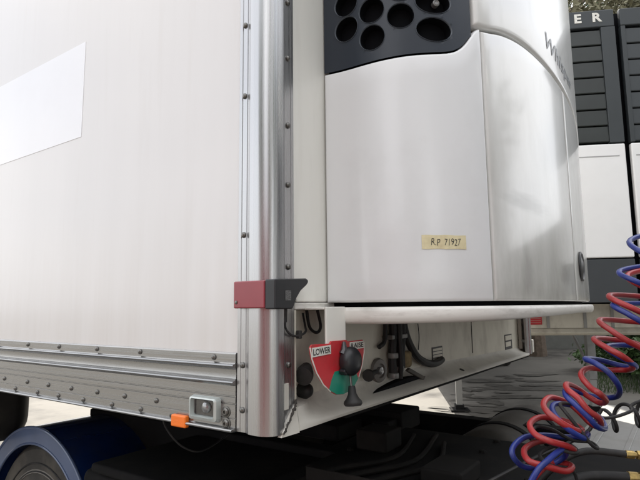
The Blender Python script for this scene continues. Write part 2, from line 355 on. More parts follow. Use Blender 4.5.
sk.add(vs, fs); build('skirt', sk, front_w if False else mat('worn_skirt_paint', (.70, .68, .62), .35, var=.05, vscale=6, dirt=(.22, .19, .16), dirt_amt=.55, dscale=6, stretch=(1, 1, 2), dlo=.5, dhi=.75), TR, smooth=50)
gv = [(.018, -.0165, 1.2235), (.0822, -.0165, 1.2225), (.0822, -.0160, 1.234), (.0822, -.0072, 1.291), (.074, -.0078, 1.281), (.046, -.0120, 1.254)]
gv += [(x, -.0058, z) for (x, y, z) in gv]
build('corner_gusset', MB().add(gv, [(0, 1, 2, 3, 4, 5), (11, 10, 9, 8, 7, 6)] + [(k, (k + 1) % 6, 6 + (k + 1) % 6, 6 + k) for k in range(6)]), bpy.data.materials['worn_skirt_paint'], TR, smooth=50)
build('skirt_gasket', MB().box(.30, 2.20, -.002, .05, 1.214, 1.2215), frame_m, TR)
# near-black wedge standing in for the shadow along the skirt
build('shade_wedge', MB().prism([(.47, 1.2515), (.52, 1.258), (.60, 1.264), (.70, 1.270), (.78, 1.266), (.84, 1.259), (.76, 1.2555), (.60, 1.2525)], 'y', .012, .051), void_m, TR)
# extra pipework and brackets in the recess
build('hose', MB().tube(spline([(.60, .038, 1.492), (.598, .036, 1.43), (.588, .036, 1.39), (.560, .040, 1.375)], 6), .007, 8), rubber, TR)
build('hose', MB().tube(spline([(.655, .018, 1.492), (.648, .014, 1.42), (.652, .012, 1.33), (.66, .02, 1.272)], 6), .008, 10), rubber, TR)
build('hose', MB().tube(spline([(.235, .040, 1.492), (.243, .036, 1.45), (.225, .036, 1.435), (.20, .04, 1.45), (.195, .045, 1.492)], 6), .004, 8), rubber, TR)
build('pipe_strut', MB().prism([(.69, 1.292), (.71, 1.300), (.83, 1.258), (.815, 1.248)], 'y', .008, .020), tank_m, TR, bevel=.003)
build('pipe_saddle', MB().box(.612, .72, .018, .0495, 1.395, 1.410), galv, TR, bevel=.003)
for x in (.606, .727): build('bolt_head', MB().lathe([(.006, 0), (.006, .004), (.002, .005)], (x, .0495, 1.402), (0, -1, 0), 6), galv, TR)
build('wall_seam', MB().box(1.43, 1.436, .0482, .0498, 1.29, 1.494), seal_d, TR)
# ---- side lamp
LM = build('side_lamp', MB().box(-.0085, .0, .150, .226, 1.252, 1.290), void_m, TR)
fr = MB(); o_ = (.139, .236, 1.2415, 1.2975); i_ = (.152, .224, 1.2535, 1.2885)
def rr(y0, y1, z0, z1, r, n=5):
    out = []
    for (cy, cz, a0) in ((y1 - r, z1 - r, 0), (y0 + r, z1 - r, 90), (y0 + r, z0 + r, 180), (y1 - r, z0 + r, 270)):
        for k in range(n): a = R(a0 + 90 * k / (n - 1)); out.append((cy + r * math.cos(a), cz + r * math.sin(a)))
    return out
oa = rr(*o_, .008); ia = rr(*i_, .004); N = len(oa)
vs = [(-.008, *p) for p in oa] + [(-.020, *p) for p in rr(o_[0] + .003, o_[1] - .003, o_[2] + .003, o_[3] - .003, .007)] + \
     [(-.022, *p) for p in rr(i_[0] - .003, i_[1] + .003, i_[2] - .003, i_[3] + .003, .005)] + [(-.010, *p) for p in ia]
fs = []
for q in range(3):
    for k in range(N): k2 = (k + 1) % N; fs.append((q * N + k, q * N + k2, (q + 1) * N + k2, (q + 1) * N + k))
fr.add(vs, fs); build('lamp_frame', fr, lampframe, LM, smooth=40)
build('lamp_back', MB().box(-.0095, -.0088, .152, .224, 1.253, 1.289), black_pl, LM)
build('bulb', MB().lathe([(.013, 0), (.013, .004), (.011, .008), (.006, .0105), (.001, .011)], (-.0096, .181, 1.273), (-1, 0, 0), 18), glass_m, LM)
build('lamp_lens', MB().box(-.0125, -.0118, .153, .223, 1.2545, 1.2875), mat('clear_lens', (.9, .9, .9), .05, trans=1.0), LM)
OR = build('side_reflector', MB().box(-.022, -.0085, .243, .296, 1.219, 1.2475), orange_m, TR, bevel=.004)
build('reflector_tab', MB().box(-.016, -.0085, .297, .308, 1.236, 1.245), black_pl, OR, bevel=.002)
# ---- red and black corner marker wrapping the post
CM = build('corner_marker', MB().box(-.024, -.0055, -.004, .0885, 1.4985, 1.5590), red_lens, TR, bevel=.003)
build('marker_screw', MB().lathe([(.004, 0), (.004, .001), (.002, .002), (.0005, .002)], (-.0242, .079, 1.512), (-1, 0, 0), 12), steel, CM)
hk = [(-.0235, 1.5605), (.060, 1.5645), (.088, 1.5660), (.0965, 1.5625), (.0965, 1.5560), (.090, 1.5500), (.068, 1.5370), (.052, 1.5200), (.042, 1.5020), (.038, 1.4965), (-.0235, 1.4965)]
hm = MB().prism(hk, 'y', -.034, -.0045); build('rubber_arm', hm, black_pl, CM, bevel=.005, seg=3)
build('embossed_badge', MB().box(.010, .030, -.0350, -.0338, 1.515, 1.537), mat('badge_grey', (.12, .12, .12), .5, bump=.6, bscale=300), CM)
build('marker_stub', MB().lathe([(.006, 0), (.005, .03)], (.036, -.012, 1.497), (0, 0, -1), 10), rubber, CM)
build('marker_cable', MB().tube(spline([(.036, -.012, 1.470), (.040, -.012, 1.452), (.060, -.014, 1.437), (.095, -.012, 1.436), (.13, .0, 1.443), (.155, .02, 1.452), (.165, .035, 1.485)], 8), .0028, 6), rubber, TR)
build('cable_clip', MB().box(.083, .094, -.017, -.006, 1.428, 1.447), rubber, TR, bevel=.002)
build('reflective_strip', MB().box(.0385, .0555, -.0075, -.0056, 1.276, 1.333), seal_m, TR, bevel=.001)
# ---- black rubber buffers and pipework on the lower wall
for z, x, ln in ((1.297, .176, .034),):
    build('rubber_buffer', MB().lathe([(.019, 0), (.021, .006), (.0205, ln * .5), (.016, ln * .8), (.009, ln), (.001, ln + .002)], (x, .0495, z), (-.2, -1, .05), 20), rubber, TR, smooth=50)
build('rubber_elbow', MB().tube(spline([(.20, .05, 1.350), (.178, .035, 1.350), (.150, .018, 1.345), (.128, .004, 1.340), (.120, .0, 1.338)], 5), [.010 + .0115 * min(1, k / 12) for k in range(20)] + [.015], 14), rubber, TR, smooth=60)
GH = build('gladhand', MB().lathe([(.036, 0), (.038, .006), (.034, .014), (.022, .016), (.020, .010), (.001, .010)], (.560, .0495, 1.305), (-.15, -1, 0), 24), mat('gladhand_grey', (.17, .16, .15), .5, metal=.3, dirt=(.2, .17, .14), dirt_amt=.6, dscale=30), TR)
build('gladhand_seat', MB().lathe([(.012, 0), (.011, .012), (.004, .014), (.0005, .014)], (.558, .042, 1.305), (-.15, -1, 0), 16), glass_m, GH)
build('gladhand_lever', MB().tube([(.53, .035, 1.305), (.50, .030, 1.304), (.47, .025, 1.303)], [.007, .008, .006], 8), rubber, GH)
build('gladhand_knob', MB().lathe([(.015, 0), (.018, .006), (.012, .016), (.007, .024), (.0005, .026)], (.452, .018, 1.303), (1, .4, 0), 16), rubber, GH, smooth=50)
for (x, zb, r_) in ((.632, 1.275, .013), (.672, 1.29, .012), (.700, 1.300, .010)):
    build('hose', MB().tube(spline([(x, .03, 1.492), (x + .002, .028, 1.42), (x - .003, .03, 1.35), (x, .032, zb)], 6), r_, 10), rubber, TR)
build('hose', MB().tube(spline([(.715, .035, 1.490), (.722, .030, 1.42), (.755, .026, 1.365), (.815, .026, 1.322), (.90, .028, 1.296), (.985, .03, 1.290), (1.05, .038, 1.296)], 8), .013, 10), rubber, TR)
for (x, z) in ((.632, 1.283), (.672, 1.30), (.632, 1.345), (.66, 1.475), (.70, 1.475)):
    build('hose_clamp', MB().lathe([(.0165, -.008), (.0175, -.006), (.0175, .006), (.0165, .008)], (x, .03, z), (0, 0, 1), 12), galv, TR)
build('packing', MB().box(.704, .762, .022, .049, 1.296, 1.352), foam, TR, bevel=.012, seg=3)
build('thin_wire', MB().tube(spline([(.86, .045, 1.44), (.862, .043, 1.39), (.858, .046, 1.345)], 5), .0018, 5), rubber, TR)
def data_label(x0, x1, z0, z1, bars):
    L = build('data_label', MB().box(x0, x1, .0478, .0498, z0, z1), mat('label_dark', (.045, .045, .045), .5), TR)
    zz = z1 - .006; h = (z1 - z0 - .012) / (bars * 1.35)
    for k in range(bars):
        build('label_field', MB().box(x0 + .006, x1 - .006 - (.02 if k == bars - 1 else 0), .0468, .0477, zz - h, zz), lower_w, L); zz -= h * 1.35
data_label(.985, 1.085, 1.285, 1.345, 4)
data_label(1.935, 2.065, 1.268, 1.345, 2)
LT = build('corner_latch', MB().box(2.201, 2.218, .030, .049, 1.255, 1.475), seal_m, TR, bevel=.003)
build('latch_hook', MB().tube([(2.185, .02, 1.30), (2.222, .010, 1.31), (2.250, .012, 1.275)], .010, 8), galv, LT)
build('latch_plate', MB().box(2.225, 2.258, -.020, .006, 1.235, 1.305), seal_m, LT, bevel=.004)
build('drain_plug', MB().lathe([(.012, 0), (.010, .006), (.0005, .007)], (1.17, .006, 1.243), (0, -.5, 1), 12), rubber, TR)

# ---- lowering / raising control: bent bracket, shield, knob and lever
CP = build('control_bracket', MB().box(.121, .204, -.066, -.060, 1.398, 1.500).box(.121, .204, -.0595, .0, 1.4935, 1.4995), front_w, TR, bevel=.002)
tag(CP, label='white bent bracket carrying the red shield')
yS = -.0665
shield = [(.050, 1.412), (.057, 1.4185), (.128, 1.4165), (.134, 1.4215), (.200, 1.4205), (.206, 1.4165), (.276, 1.4170), (.2815, 1.4110), (.280, 1.385), (.270, 1.355), (.252, 1.328), (.228, 1.308),
          (.205, 1.299), (.180, 1.296), (.152, 1.299), (.126, 1.310), (.098, 1.329), (.073, 1.357), (.056, 1.388)]
SH = build('shield_plate', MB().prism(shield, 'y', yS - .004, yS), red_m, CP, bevel=.001)
gp = [(.145, 1.352), (.133, 1.337), (.121, 1.3135), (.152, 1.300), (.180, 1.297), (.205, 1.300), (.228, 1.309), (.248, 1.3245), (.238, 1.342), (.215, 1.352)]
build('green_panel', MB().prism(gp, 'y', yS - .0052, yS - .0041), green_m, CP)
edge = [(.126, 1.310), (.098, 1.329), (.073, 1.357), (.056, 1.388), (.050, 1.412)]
build('shield_edge', MB().tube([(x, yS - .0045, z) for x, z in edge], .0016, 5), label_w, CP)
build('shield_edge', MB().tube([(x, yS - .0045, z) for x, z in ((.2815, 1.411), (.280, 1.385), (.270, 1.355), (.252, 1.328))], .0014, 5), label_w, CP)
def wordlabel(word, x0, x1, z0, z1, rot):
    cx, cz = (x0 + x1) / 2, (z0 + z1) / 2; w2, h2 = (x1 - x0) / 2, (z1 - z0) / 2
    c, s_ = math.cos(rot), math.sin(rot)
    T = lambda u, v: (cx + u * c - v * s_, cz + u * s_ + v * c)
    build('word_label', MB().prism([T(-w2, -h2), T(w2, -h2), T(w2, h2), T(-w2, h2)], 'y', yS - .0058, yS - .0044), label_w, CP)
    vs, fs, tw, th = text_geo(word, .02, offset=.0004)
    kx = (w2 * 2 - .006) / tw; kz = (h2 * 2 - .006) / th; mb = MB()
    mb.add([(T(-w2 + .003 + v.x * kx, -h2 + .003 + v.y * kz)[0], yS - .0063, T(-w2 + .003 + v.x * kx, -h2 + .003 + v.y * kz)[1]) for v in vs], fs)
    build('lettering', mb, ink, CP)
wordlabel('LOWER', .056, .129, 1.3925, 1.4125, .03)
wordlabel('RAISE', .212, .277, 1.3965, 1.4145, 0.0)
build('valve_cap', MB().lathe([(.020, 0), (.032, .004), (.034, .012), (.033, .022), (.026, .030), (.012, .034), (.0005, .035)], (.193, yS - .004, 1.372), (0, -1, 0), 26), black_pl, CP, smooth=50)
build('valve_collar', MB().prism([(.158, 1.352), (.165, 1.342), (.222, 1.342), (.229, 1.352), (.215, 1.362), (.172, 1.362)], 'y', yS - .022, yS - .005), black_pl, CP, bevel=.003)
build('valve_pin', MB().tube([(.172, yS - .010, 1.390), (.176, yS - .012, 1.400), (.178, yS - .010, 1.418)], [.010, .008, .0035], 8), mat('worn_grey', (.08, .08, .085), .4, metal=.5), CP)
build('lever_rod', MB().tube([(.196, yS - .014, 1.345), (.192, yS - .020, 1.31), (.188, yS - .024, 1.288)], [.003, .003, .005], 8), steel, CP)
build('lever_grip', MB().lathe([(.0075, -.004), (.0085, .0), (.010, .014), (.015, .024), (.021, .031), (.022, .036), (.019, .041), (.0005, .043)], (.190, yS - .022, 1.312), (-.04, -.10, -1), 24), rubber, CP, smooth=50)

# ================================================================== REFRIGERATION UNIT
def outline():
    A, k, c = -.4326, .12, 1.15
    bow = lambda x: A + k * (x - c) ** 2
    pts = [(.213, -.10 * i / 10) for i in range(11)]
    x1 = .46; y1 = bow(x1); sl_ = 2 * k * (x1 - c)
    P0 = Vector((.213, -.10)); P3 = Vector((x1, y1)); P1 = P0 + Vector((0, -.14)); P2 = P3 - Vector((1, sl_)) * .13
    for i in range(1, 41):
        t = i / 40; p = (1 - t) ** 3 * P0 + 3 * (1 - t) ** 2 * t * P1 + 3 * (1 - t) * t * t * P2 + t ** 3 * P3; pts.append((p.x, p.y))
    for i in range(1, 41): x = x1 + (c - x1) * i / 40; pts.append((x, bow(x)))
    return pts + [(2.3 - x, y) for (x, y) in pts[::-1][1:]]
OL = outline(); SS = [0.0]
for a, b in zip(OL, OL[1:]): SS.append(SS[-1] + math.hypot(b[0] - a[0], b[1] - a[1]))
ST = SS[-1]; SCN = ST / 2
import bisect
def surf(s, z, off):
    s = min(max(s, 0), ST - 1e-6); i = min(max(bisect.bisect_right(SS, s) - 1, 0), len(OL) - 2)
    t = (s - SS[i]) / (SS[i + 1] - SS[i]); a, b = OL[i], OL[i + 1]
    def nrm(j):
        j0, j1 = max(j - 1, 0), min(j + 1, len(OL) - 1); dx, dy = OL[j1][0] - OL[j0][0], OL[j1][1] - OL[j0][1]; l = math.hypot(dx, dy)
        return (dy / l, -dx / l)
    n0, n1 = nrm(i), nrm(i + 1)
    return Vector((a[0] + (b[0] - a[0]) * t + (n0[0] * (1 - t) + n1[0] * t) * off, a[1] + (b[1] - a[1]) * t + (n0[1] * (1 - t) + n1[1] * t) * off, z))
def interp(tab, x):
    if x <= tab[0][0]: return tab[0][1]
    for (a, b), (c, d) in zip(tab, tab[1:]):
        if x <= c: return b + (d - b) * (x - a) / (c - a)
    return tab[-1][1]
def smooth_tab(tab, k=6):
    return [(p.x, p.y) for p in spline([(a, b, 0) for a, b in tab], k)]
TA = smooth_tab([(.0, 2.1145), (.055, 2.110), (.116, 2.1085), (.169, 2.111), (.219, 2.115), (.256, 2.118), (.294, 2.121), (.334, 2.126), (.362, 2.134), (.387, 2.150), (.408, 2.173), (.424, 2.194), (.440, 2.211), (.457, 2.218)])
TB = smooth_tab([(.430, 2.218), (.456, 2.217), (.501, 2.227), (.563, 2.246), (.631, 2.261), (.707, 2.273), (.791, 2.281), (.889, 2.286), (1.006, 2.289), (1.20, 2.291)])
Af = lambda s: interp(TA, min(s, ST - s)); Bf = lambda s: interp(TB, min(s, ST - s))
def panel(s0, s1, lo, hi, off=0.0, r=.008, thick=.03, ds=.012, dz=.05):
    def ring(L, step):
        n = max(2, int((L - 2 * r) / step)); e = [0, .1 * r, .3 * r, .6 * r, r]
        return e + [r + (L - 2 * r) * k / n for k in range(1, n)] + [L - x for x in e[::-1]]
    cs = ring(s1 - s0, ds); hmax = max(hi(s0 + c) - lo(s0 + c) for c in cs); rs = ring(hmax, dz)
    vs = []; nr = len(rs); nc = len(cs)
    def offs(d):
        q = 1 - min(d / r, 1); return off - r * (1 - math.sqrt(max(0, 1 - q * q)))
    for c in cs:
        s = s0 + c; l, h = lo(s), hi(s); H = h - l
        for x in rs:
            if x <= r * 1.001: z = l + x; d2 = x
            elif hmax - x <= r * 1.001: z = h - (hmax - x); d2 = hmax - x
            else: z = l + r + (H - 2 * r) * (x - r) / (hmax - 2 * r); d2 = r
            vs.append(surf(s, z, offs(min(c, s1 - s0 - c, d2))))
    fs = [(i * nr + j, (i + 1) * nr + j, (i + 1) * nr + j + 1, i * nr + j + 1) for i in range(nc - 1) for j in range(nr - 1)]
    bd = [(i, 0) for i in range(nc)] + [(nc - 1, j) for j in range(1, nr)] + [(i, nr - 1) for i in range(nc - 2, -1, -1)] + [(0, j) for j in range(nr - 2, 0, -1)]
    base = len(vs)
    for (i, j) in bd:
        s = s0 + cs[i]; vs.append(surf(s, vs[i * nr + j].z, off - thick))
    nb = len(bd)
    for q in range(nb):
        a, b = bd[q], bd[(q + 1) % nb]; fs.append((a[0] * nr + a[1], base + q, base + (q + 1) % nb, b[0] * nr + b[1]))
    return MB().add(vs, fs)
UN = thing('refrigeration_unit', 'white rounded refrigeration unit with dark porthole grille, hung on the near trailer front', 'refrigeration unit', (1.15, -.2, 1.46))
core = MB(); cp = [surf(SS[0] + ST * k / 120, 0, -.032) for k in range(121)]
core.prism([(p.x, min(p.y, -.001)) for p in cp], 'z', 1.497, 3.40)
build('housing', core, void_m, UN, smooth=30)
SE = .4575
LOZ = lambda s: 1.510
build('service_door', panel(.004, SE - .0035, LOZ, lambda s: Af(s)), door_w, UN, smooth=60)
build('service_door', panel(ST - SE + .0025, ST - .004, LOZ, lambda s: Af(s)), door_w, UN, smooth=60)
build('front_panel', panel(SE + .0035, SCN - .0035, LOZ, lambda s: Bf(s) - .004, ds=.02), unit_w, UN, smooth=60)
build('front_panel', panel(SCN + .0035, ST - SE - .0035, LOZ, lambda s: Bf(s) - .004, ds=.02), unit_w, UN, smooth=60)
build('upper_cover', panel(.431, ST - .431, lambda s: Bf(s) + .004, lambda s: 3.42, r=.014, off=.003, ds=.02, dz=.1), unit_w, UN, smooth=60)
# grille with real round openings
holes = []
for c, (s, z0, a, b, st_) in enumerate(((.075, 2.2215, .0350, .0345, .0705), (.1485, 2.1775, .0345, .0345, .0735), (.2240, 2.2245, .0355, .0340, .0735), (.3095, 2.1875, .0485, .0325, .0745))):
    for k in range(16):
        holes.append((s, z0 + k * st_, a, b))
def grille(mirror=False):
    S0, S1 = .004, .4205; ns = 84; Z0, Z1 = 2.10, 3.38; nz = 256
    vs = []; fs = []
    for i in range(ns + 1):
        s = S0 + (S1 - S0) * i / ns
        lo = Af(s) + .0045
        for j in range(nz + 1):
            z = Z0 + (Z1 - Z0) * j / nz; ss = s
            z = max(z, lo)
            if s > .413: ss = .4205
            for (hs, hz, a, b) in holes:
                if abs(ss - hs) < a + .01 and abs(z - hz) < b + .01:
                    q = math.hypot((ss - hs) / a, (z - hz) / b)
                    if .90 < q < 1.12: ss = hs + (ss - hs) / q; z = hz + (z - hz) / q
            e = max(0, ss - .40) / .0205
            p = surf(ST - ss if mirror else ss, z, -.004 - .006 * e * e * 0)
            vs.append((p, ss, z))
    keep = []
    for i in range(ns):
        for j in range(nz):
            q = (i * (nz + 1) + j, (i + 1) * (nz + 1) + j, (i + 1) * (nz + 1) + j + 1, i * (nz + 1) + j + 1)
            cs = sum(vs[k][1] for k in q) / 4; cz = sum(vs[k][2] for k in q) / 4
            if max(vs[k][2] for k in q) - min(vs[k][2] for k in q) < 1e-5: continue
            if any(math.hypot((cs - hs) / a, (cz - hz) / b) < .985 for (hs, hz, a, b) in holes if abs(cz - hz) < .05): continue
            keep.append(q)
    return MB().add([v[0] for v in vs], keep)
GR = build('grille', grille(), grille_m, UN, smooth=50)
GR2 = build('grille', grille(True), grille_m, UN, smooth=50)
groove = mat('opening_rim', (.10, .115, .135), .25)
for mir, GP in ((False, GR), (True, GR2)):
    for (hs, hz, a, b) in holes:
        if hz > 3.3: continue
        mb = MB(); n = 28; S_ = lambda s: ST - s if mir else s
        rings = [(1.02, -.0035), (1.0, -.0015), (.975, -.0025), (.962, -.006)]
        vs = []; tv = []
        for (f_, o2) in ((.963, -.0055), (.955, -.012), (.93, -.031)):
            for k in range(n): t = 2 * math.pi * k / n; tv.append(surf(S_(hs + a * f_ * math.cos(t)), hz + b * f_ * math.sin(t), o2))
        build('vent_tube', MB().add(tv, [(q * n + k, q * n + (k + 1) % n, (q + 1) * n + (k + 1) % n, (q + 1) * n + k) for q in range(2) for k in range(n)]), void_m, GP, smooth=60)
        for (f_, o2) in rings:
            for k in range(n): t = 2 * math.pi * k / n; vs.append(surf(S_(hs + a * f_ * math.cos(t)), hz + b * f_ * math.sin(t), o2))
        fs = [(q * n + k, q * n + (k + 1) % n, (q + 1) * n + (k + 1) % n, (q + 1) * n + k) for q in range(len(rings) - 1) for k in range(n)]
        mb.add(vs, fs); build('vent_opening', mb, groove, GP, smooth=60)
pc = surf(.322, 2.2655, -.025); nn = (surf(.322, 2.2655, 0) - pc).normalized()
build('grille_lock', MB().lathe([(.009, 0), (.009, .012), (.006, .014), (.004, .012), (.0005, .012)], pc, nn, 16), galv, GR)
# bottom lip swept round the outline
secl = [(-.03, 1.4985), (.004, 1.4985), (.010, 1.4960), (.0125, 1.489), (.0125, 1.476), (.010, 1.466), (.004, 1.460), (-.03, 1.458)]
vs = []; fs = []; ns = 110; s0, s1 = .05, ST - .05
for i in range(ns + 1):
    s = s0 + (s1 - s0) * i / ns; u = abs(s - SCN) / SCN
    for (o2, z) in secl: vs.append(surf(s, 1.4985 - (1.4985 - z) * (.72 + .33 * u), o2))
n = len(secl)
for i in range(ns):
    for k in range(n): fs.append((i * n + k, i * n + (k + 1) % n, (i + 1) * n + (k + 1) % n, (i + 1) * n + k))
fs += [tuple(range(n)), tuple(range(ns * n, ns * n + n))]
build('bottom_lip', MB().add(vs, fs), lip_w, UN, smooth=50)
up = MB(); cpl = [surf(.05 + (ST - .1) * k / 100, 0, -.028) for k in range(101)]
up.prism([(p.x, p.y) for p in cpl], 'z', 1.468, 1.494); build('drip_tray', up, frame_m, UN)
# centre band with black oval cap
pc = surf(1.33, 1.640, .001)
nn = (surf(1.33, 1.64, .02) - pc).normalized()
build('round_cap', MB().lathe([(.056, 0), (.056, .004), (.050, .007), (.044, .004), (.030, .004), (.022, .008), (.0005, .009)], pc, nn, 28), black_pl, UN)
# taped note
def sheet(s0, s1, z0, z1, off, rot=0.0):
    vs = []; n = 12; cs, cz = (s0 + s1) / 2, (z0 + z1) / 2
    for i in range(n + 1):
        for z in (z0, z1):
            s = s0 + (s1 - s0) * i / n; ds, dz = s - cs, z - cz
            jag = (.0005 * math.sin(i * 5.1 + (3 if z == z1 else 0)))
            vs.append(surf(cs + ds, cz + dz + ds * rot + jag, off))
    return MB().add(vs, [(2 * i, 2 * i + 2, 2 * i + 3, 2 * i + 1) for i in range(n)])
NT = build('taped_note', sheet(.256, .368, 1.633, 1.666, .0012), tape_m, UN)
tag(NT, label='yellowed strip of tape with handwritten number')
vs, fs, tw, th = text_geo('R.P  71927', .03, shear=.12, offset=-.0002)
kx = .075 / tw; kz = .016 / th
build('handwriting', MB().add([surf(.278 + v.x * kx, 1.6415 + v.y * kz + .0012 * math.sin(v.x * 160), .0019) for v in vs], fs), ink, NT, fixn=False)
vs, fs, tw, th = text_geo('Whisper', .1, shear=.30, offset=.0010, spacing=1.05)
kx = .47 / tw; kz = .078 / th
build('script_lettering', MB().add([surf(.962 + v.x * kx, 2.338 + v.y * kz, .0045) for v in vs], fs), mat('script_grey', (.16, .17, .18), .35, metal=.3), UN, fixn=False)

# ================================================================== TRACTOR
TK = thing('tractor_unit', 'dark blue tractor unit under the near trailer, with curved blue rear fender', 'truck', (1.15, 1.3, 0))
for x in (.72, 1.50):
    build('frame_rail', MB().box(x, x + .08, -1.95, 1.84, .74, .99), frame_m, TK, bevel=.008)
for y in (-1.4, -.75, .35, .9, 1.70):
    build('frame_crossmember', MB().box(.801, 1.499, y, y + .12, .78, .95), frame_m, TK, bevel=.01)
FWc, FWz = 1.69, .487
def arc(r, a0, a1, n=40): return [(FWc + r * math.cos(R(a0 + (a1 - a0) * k / n)), FWz + r * math.sin(R(a0 + (a1 - a0) * k / n))) for k in range(n + 1)]
def fender(x0, x1, out):
    o, i = arc(.490, 12, 172), arc(.474, 12, 172)
    F = build('fender', MB().prism(o + i[::-1], 'x', x0, x1), blue_m, TK, smooth=40)
    e = x0 if out < 0 else x1
    lipo, lipi = arc(.487, 12, 172), arc(.415, 12, 172)
    mb = MB().prism(lipo + lipi[::-1], 'x', e - .004, e + .0035); build('fender_edge', mb, blue_rim, F, smooth=40)
    for rr_, q in ((.4865, .007), (.417, .006)):
        build('fender_bead', MB().tube([(e + out * .003, y, z) for y, z in arc(rr_, 12, 172, 60)], q, 8), blue_rim, F)
    return F
fender(.38, .95, -1); fender(1.35, 1.92, 1)
def wheel(cx, cy, cz, r, wd, out, root, local=False):
    T = build('wheel', MB().lathe([(.30, -wd / 2), (r * .93, -wd / 2), (r * .985, -wd / 2 + .02), (r, -wd / 2 + .05), (r, wd / 2 - .05), (r * .985, wd / 2 - .02), (r * .93, wd / 2), (.30, wd / 2)], (cx, cy, cz), (1, 0, 0), 48), mat('dusty_tyre', (.05, .047, .042), .8, var=.25, vscale=10, dirt=(.13, .115, .09), dirt_amt=.7, dscale=5, dlo=.4, dhi=.7), root, local=local)
    build('rim', MB().lathe([(.298, -.02), (.300, .0), (.285, .004), (.27, -.03), (.20, -.09), (.12, -.09), (.11, -.03), (.085, .0), (.0005, .002)], (cx + out * wd / 2, cy, cz), (out, 0, 0), 36),
          mat('dusty_rim', (.16, .15, .135), .55, metal=.4, dirt=(.12, .10, .08), dirt_amt=.7, dscale=8), T, local=local)
    for q in (.33, .37):
        build('sidewall_rib', MB().tube([(cx + out * (wd / 2 + .001), cy + (r / .47) * q * math.cos(t_ * math.pi / 24), cz + (r / .47) * q * math.sin(t_ * math.pi / 24)) for t_ in range(49)], .004, 6), rubber, T, local=local)
    for k in range(8):
        a = 2 * math.pi * k / 8
        build('wheel_nut', MB().lathe([(.014, 0), (.014, .02), (.008, .026)], (cx + out * (wd / 2 - .09), cy + .16 * math.cos(a), cz + .16 * math.sin(a)), (out, 0, 0), 6), galv, T, local=local)
for (cx, out) in ((.525, -1), (.79, 1), (1.51, -1), (1.775, 1)): wheel(cx, FWc, FWz, .415, .24, out, TK)
build('axle', MB().tube([(.6, FWc, FWz), (1.7, FWc, FWz)], .08, 16), frame_m, TK)
# fifth wheel
fwp = [(.80, .95), (.88, .85), (1.05, .82), (1.25, .82), (1.42, .85), (1.50, .95), (1.52, 1.35), (1.40, 1.75), (1.22, 1.80), (1.20, 1.35), (1.10, 1.35), (1.08, 1.80), (.90, 1.75), (.78, 1.35)]
build('fifth_wheel_plate', MB().prism(fwp, 'z', 1.06, 1.105), frame_m, TK, bevel=.01)
build('fifth_wheel_stand', MB().box(.83, 1.47, 1.15, 1.55, .985, 1.06), frame_m, TK, bevel=.01)
build('battery_box', MB().box(.24, .715, -.62, 1.10, .42, .93), frame_m, TK, bevel=.03, seg=3)
build('battery_lid', MB().box(.225, .716, -.64, 1.02, .931, .965), frame_m, TK, bevel=.012)
build('rear_deck', MB().box(.20, 1.14, -1.75, .28, .992, 1.006), frame_m, TK, bevel=.004)
build('cross_tank', MB().lathe([(.05, -.012), (.16, -.004), (.185, .03), (.19, .06), (.19, .68), (.185, .71), (.16, .74), (.0005, .745)], (1.24, -.055, .815), (1, 0, 0), 40), tank_m, TK, smooth=50)
for x in (1.42, 1.78): build('tank_strap', MB().lathe([(.192, -.02), (.195, -.018), (.195, .018), (.192, .02)], (x, -.055, .815), (1, 0, 0), 40), frame_m, TK)
build('catwalk', MB().box(1.16, 2.15, -1.35, -.36, .985, 1.000), alu_deck, TK, bevel=.006)
for k in range(9):
    y = -1.28 + k * .105
    build('tread_bar', MB().box(1.20, 2.11, y, y + .018, 1.0005, 1.006), alu_deck, TK, bevel=.002)
build('valve_block', MB().box(1.10, 1.28, .24, .42, .99, 1.07).box(1.02, 1.12, .26, .40, 1.01, 1.045), frame_m, TK, bevel=.008)
build('cable_box', MB().box(.84, 1.04, .38, .62, .99, 1.05), frame_m, TK, bevel=.01)
# airlines, brackets and bolts on the black rear deck
dusty = mat('dusty_black', (.008, .0075, .007), .85, spec=.25, var=.3, vscale=8, dirt=(.022, .018, .015), dirt_amt=.8, dscale=5, dlo=.42, dhi=.7)
for k, (y0, x1) in enumerate(((-.05, .95), (.02, 1.05), (.09, 1.0))):
    build('air_line', MB().tube(spline([(.24, y0 + .1, 1.013), (.45, y0 + .06, 1.016 + .004 * k), (.7, y0 - .02, 1.013), (x1, y0 + .05, 1.016)], 6), .008, 8), dusty, TK)
build('support_bracket', MB().box(.34, .40, -.30, .16, 1.0065, 1.016).box(.34, .348, -.30, .16, 1.016, 1.06), dusty, TK, bevel=.002)
build('junction_box', MB().box(.52, .68, -.22, -.10, 1.0065, 1.055), dusty, TK, bevel=.008)
build('junction_box', MB().box(.74, .86, .12, .24, 1.0065, 1.075), dusty, TK, bevel=.008)
for x in (.27, .48, .72, .94, 1.10):
    for y in (-.34, -.14, .25): build('deck_bolt', MB().lathe([(.012, 0), (.012, .006), (.006, .009)], (x, y, 1.0062), (0, 0, 1), 6), dusty, TK)
CB = build('cab', MB().box(-.02, 2.32, -3.4, -1.50, .95, 2.75), cab_m, TK, bevel=.09, seg=4)
build('rear_window', MB().box(.65, 1.65, -1.499, -1.490, 1.9, 2.45), win_m, CB, bevel=.004)
# cables hanging under the rail
tag(build('hanging_cable', MB().tube(spline([(.03, .40, 1.238), (.04, .385, 1.19), (.08, .37, 1.14), (.16, .38, 1.11), (.30, .42, 1.12)], 8), .0025, 6), rubber),
    'thin dark cable sagging beneath the trailer bottom rail', 'cable')
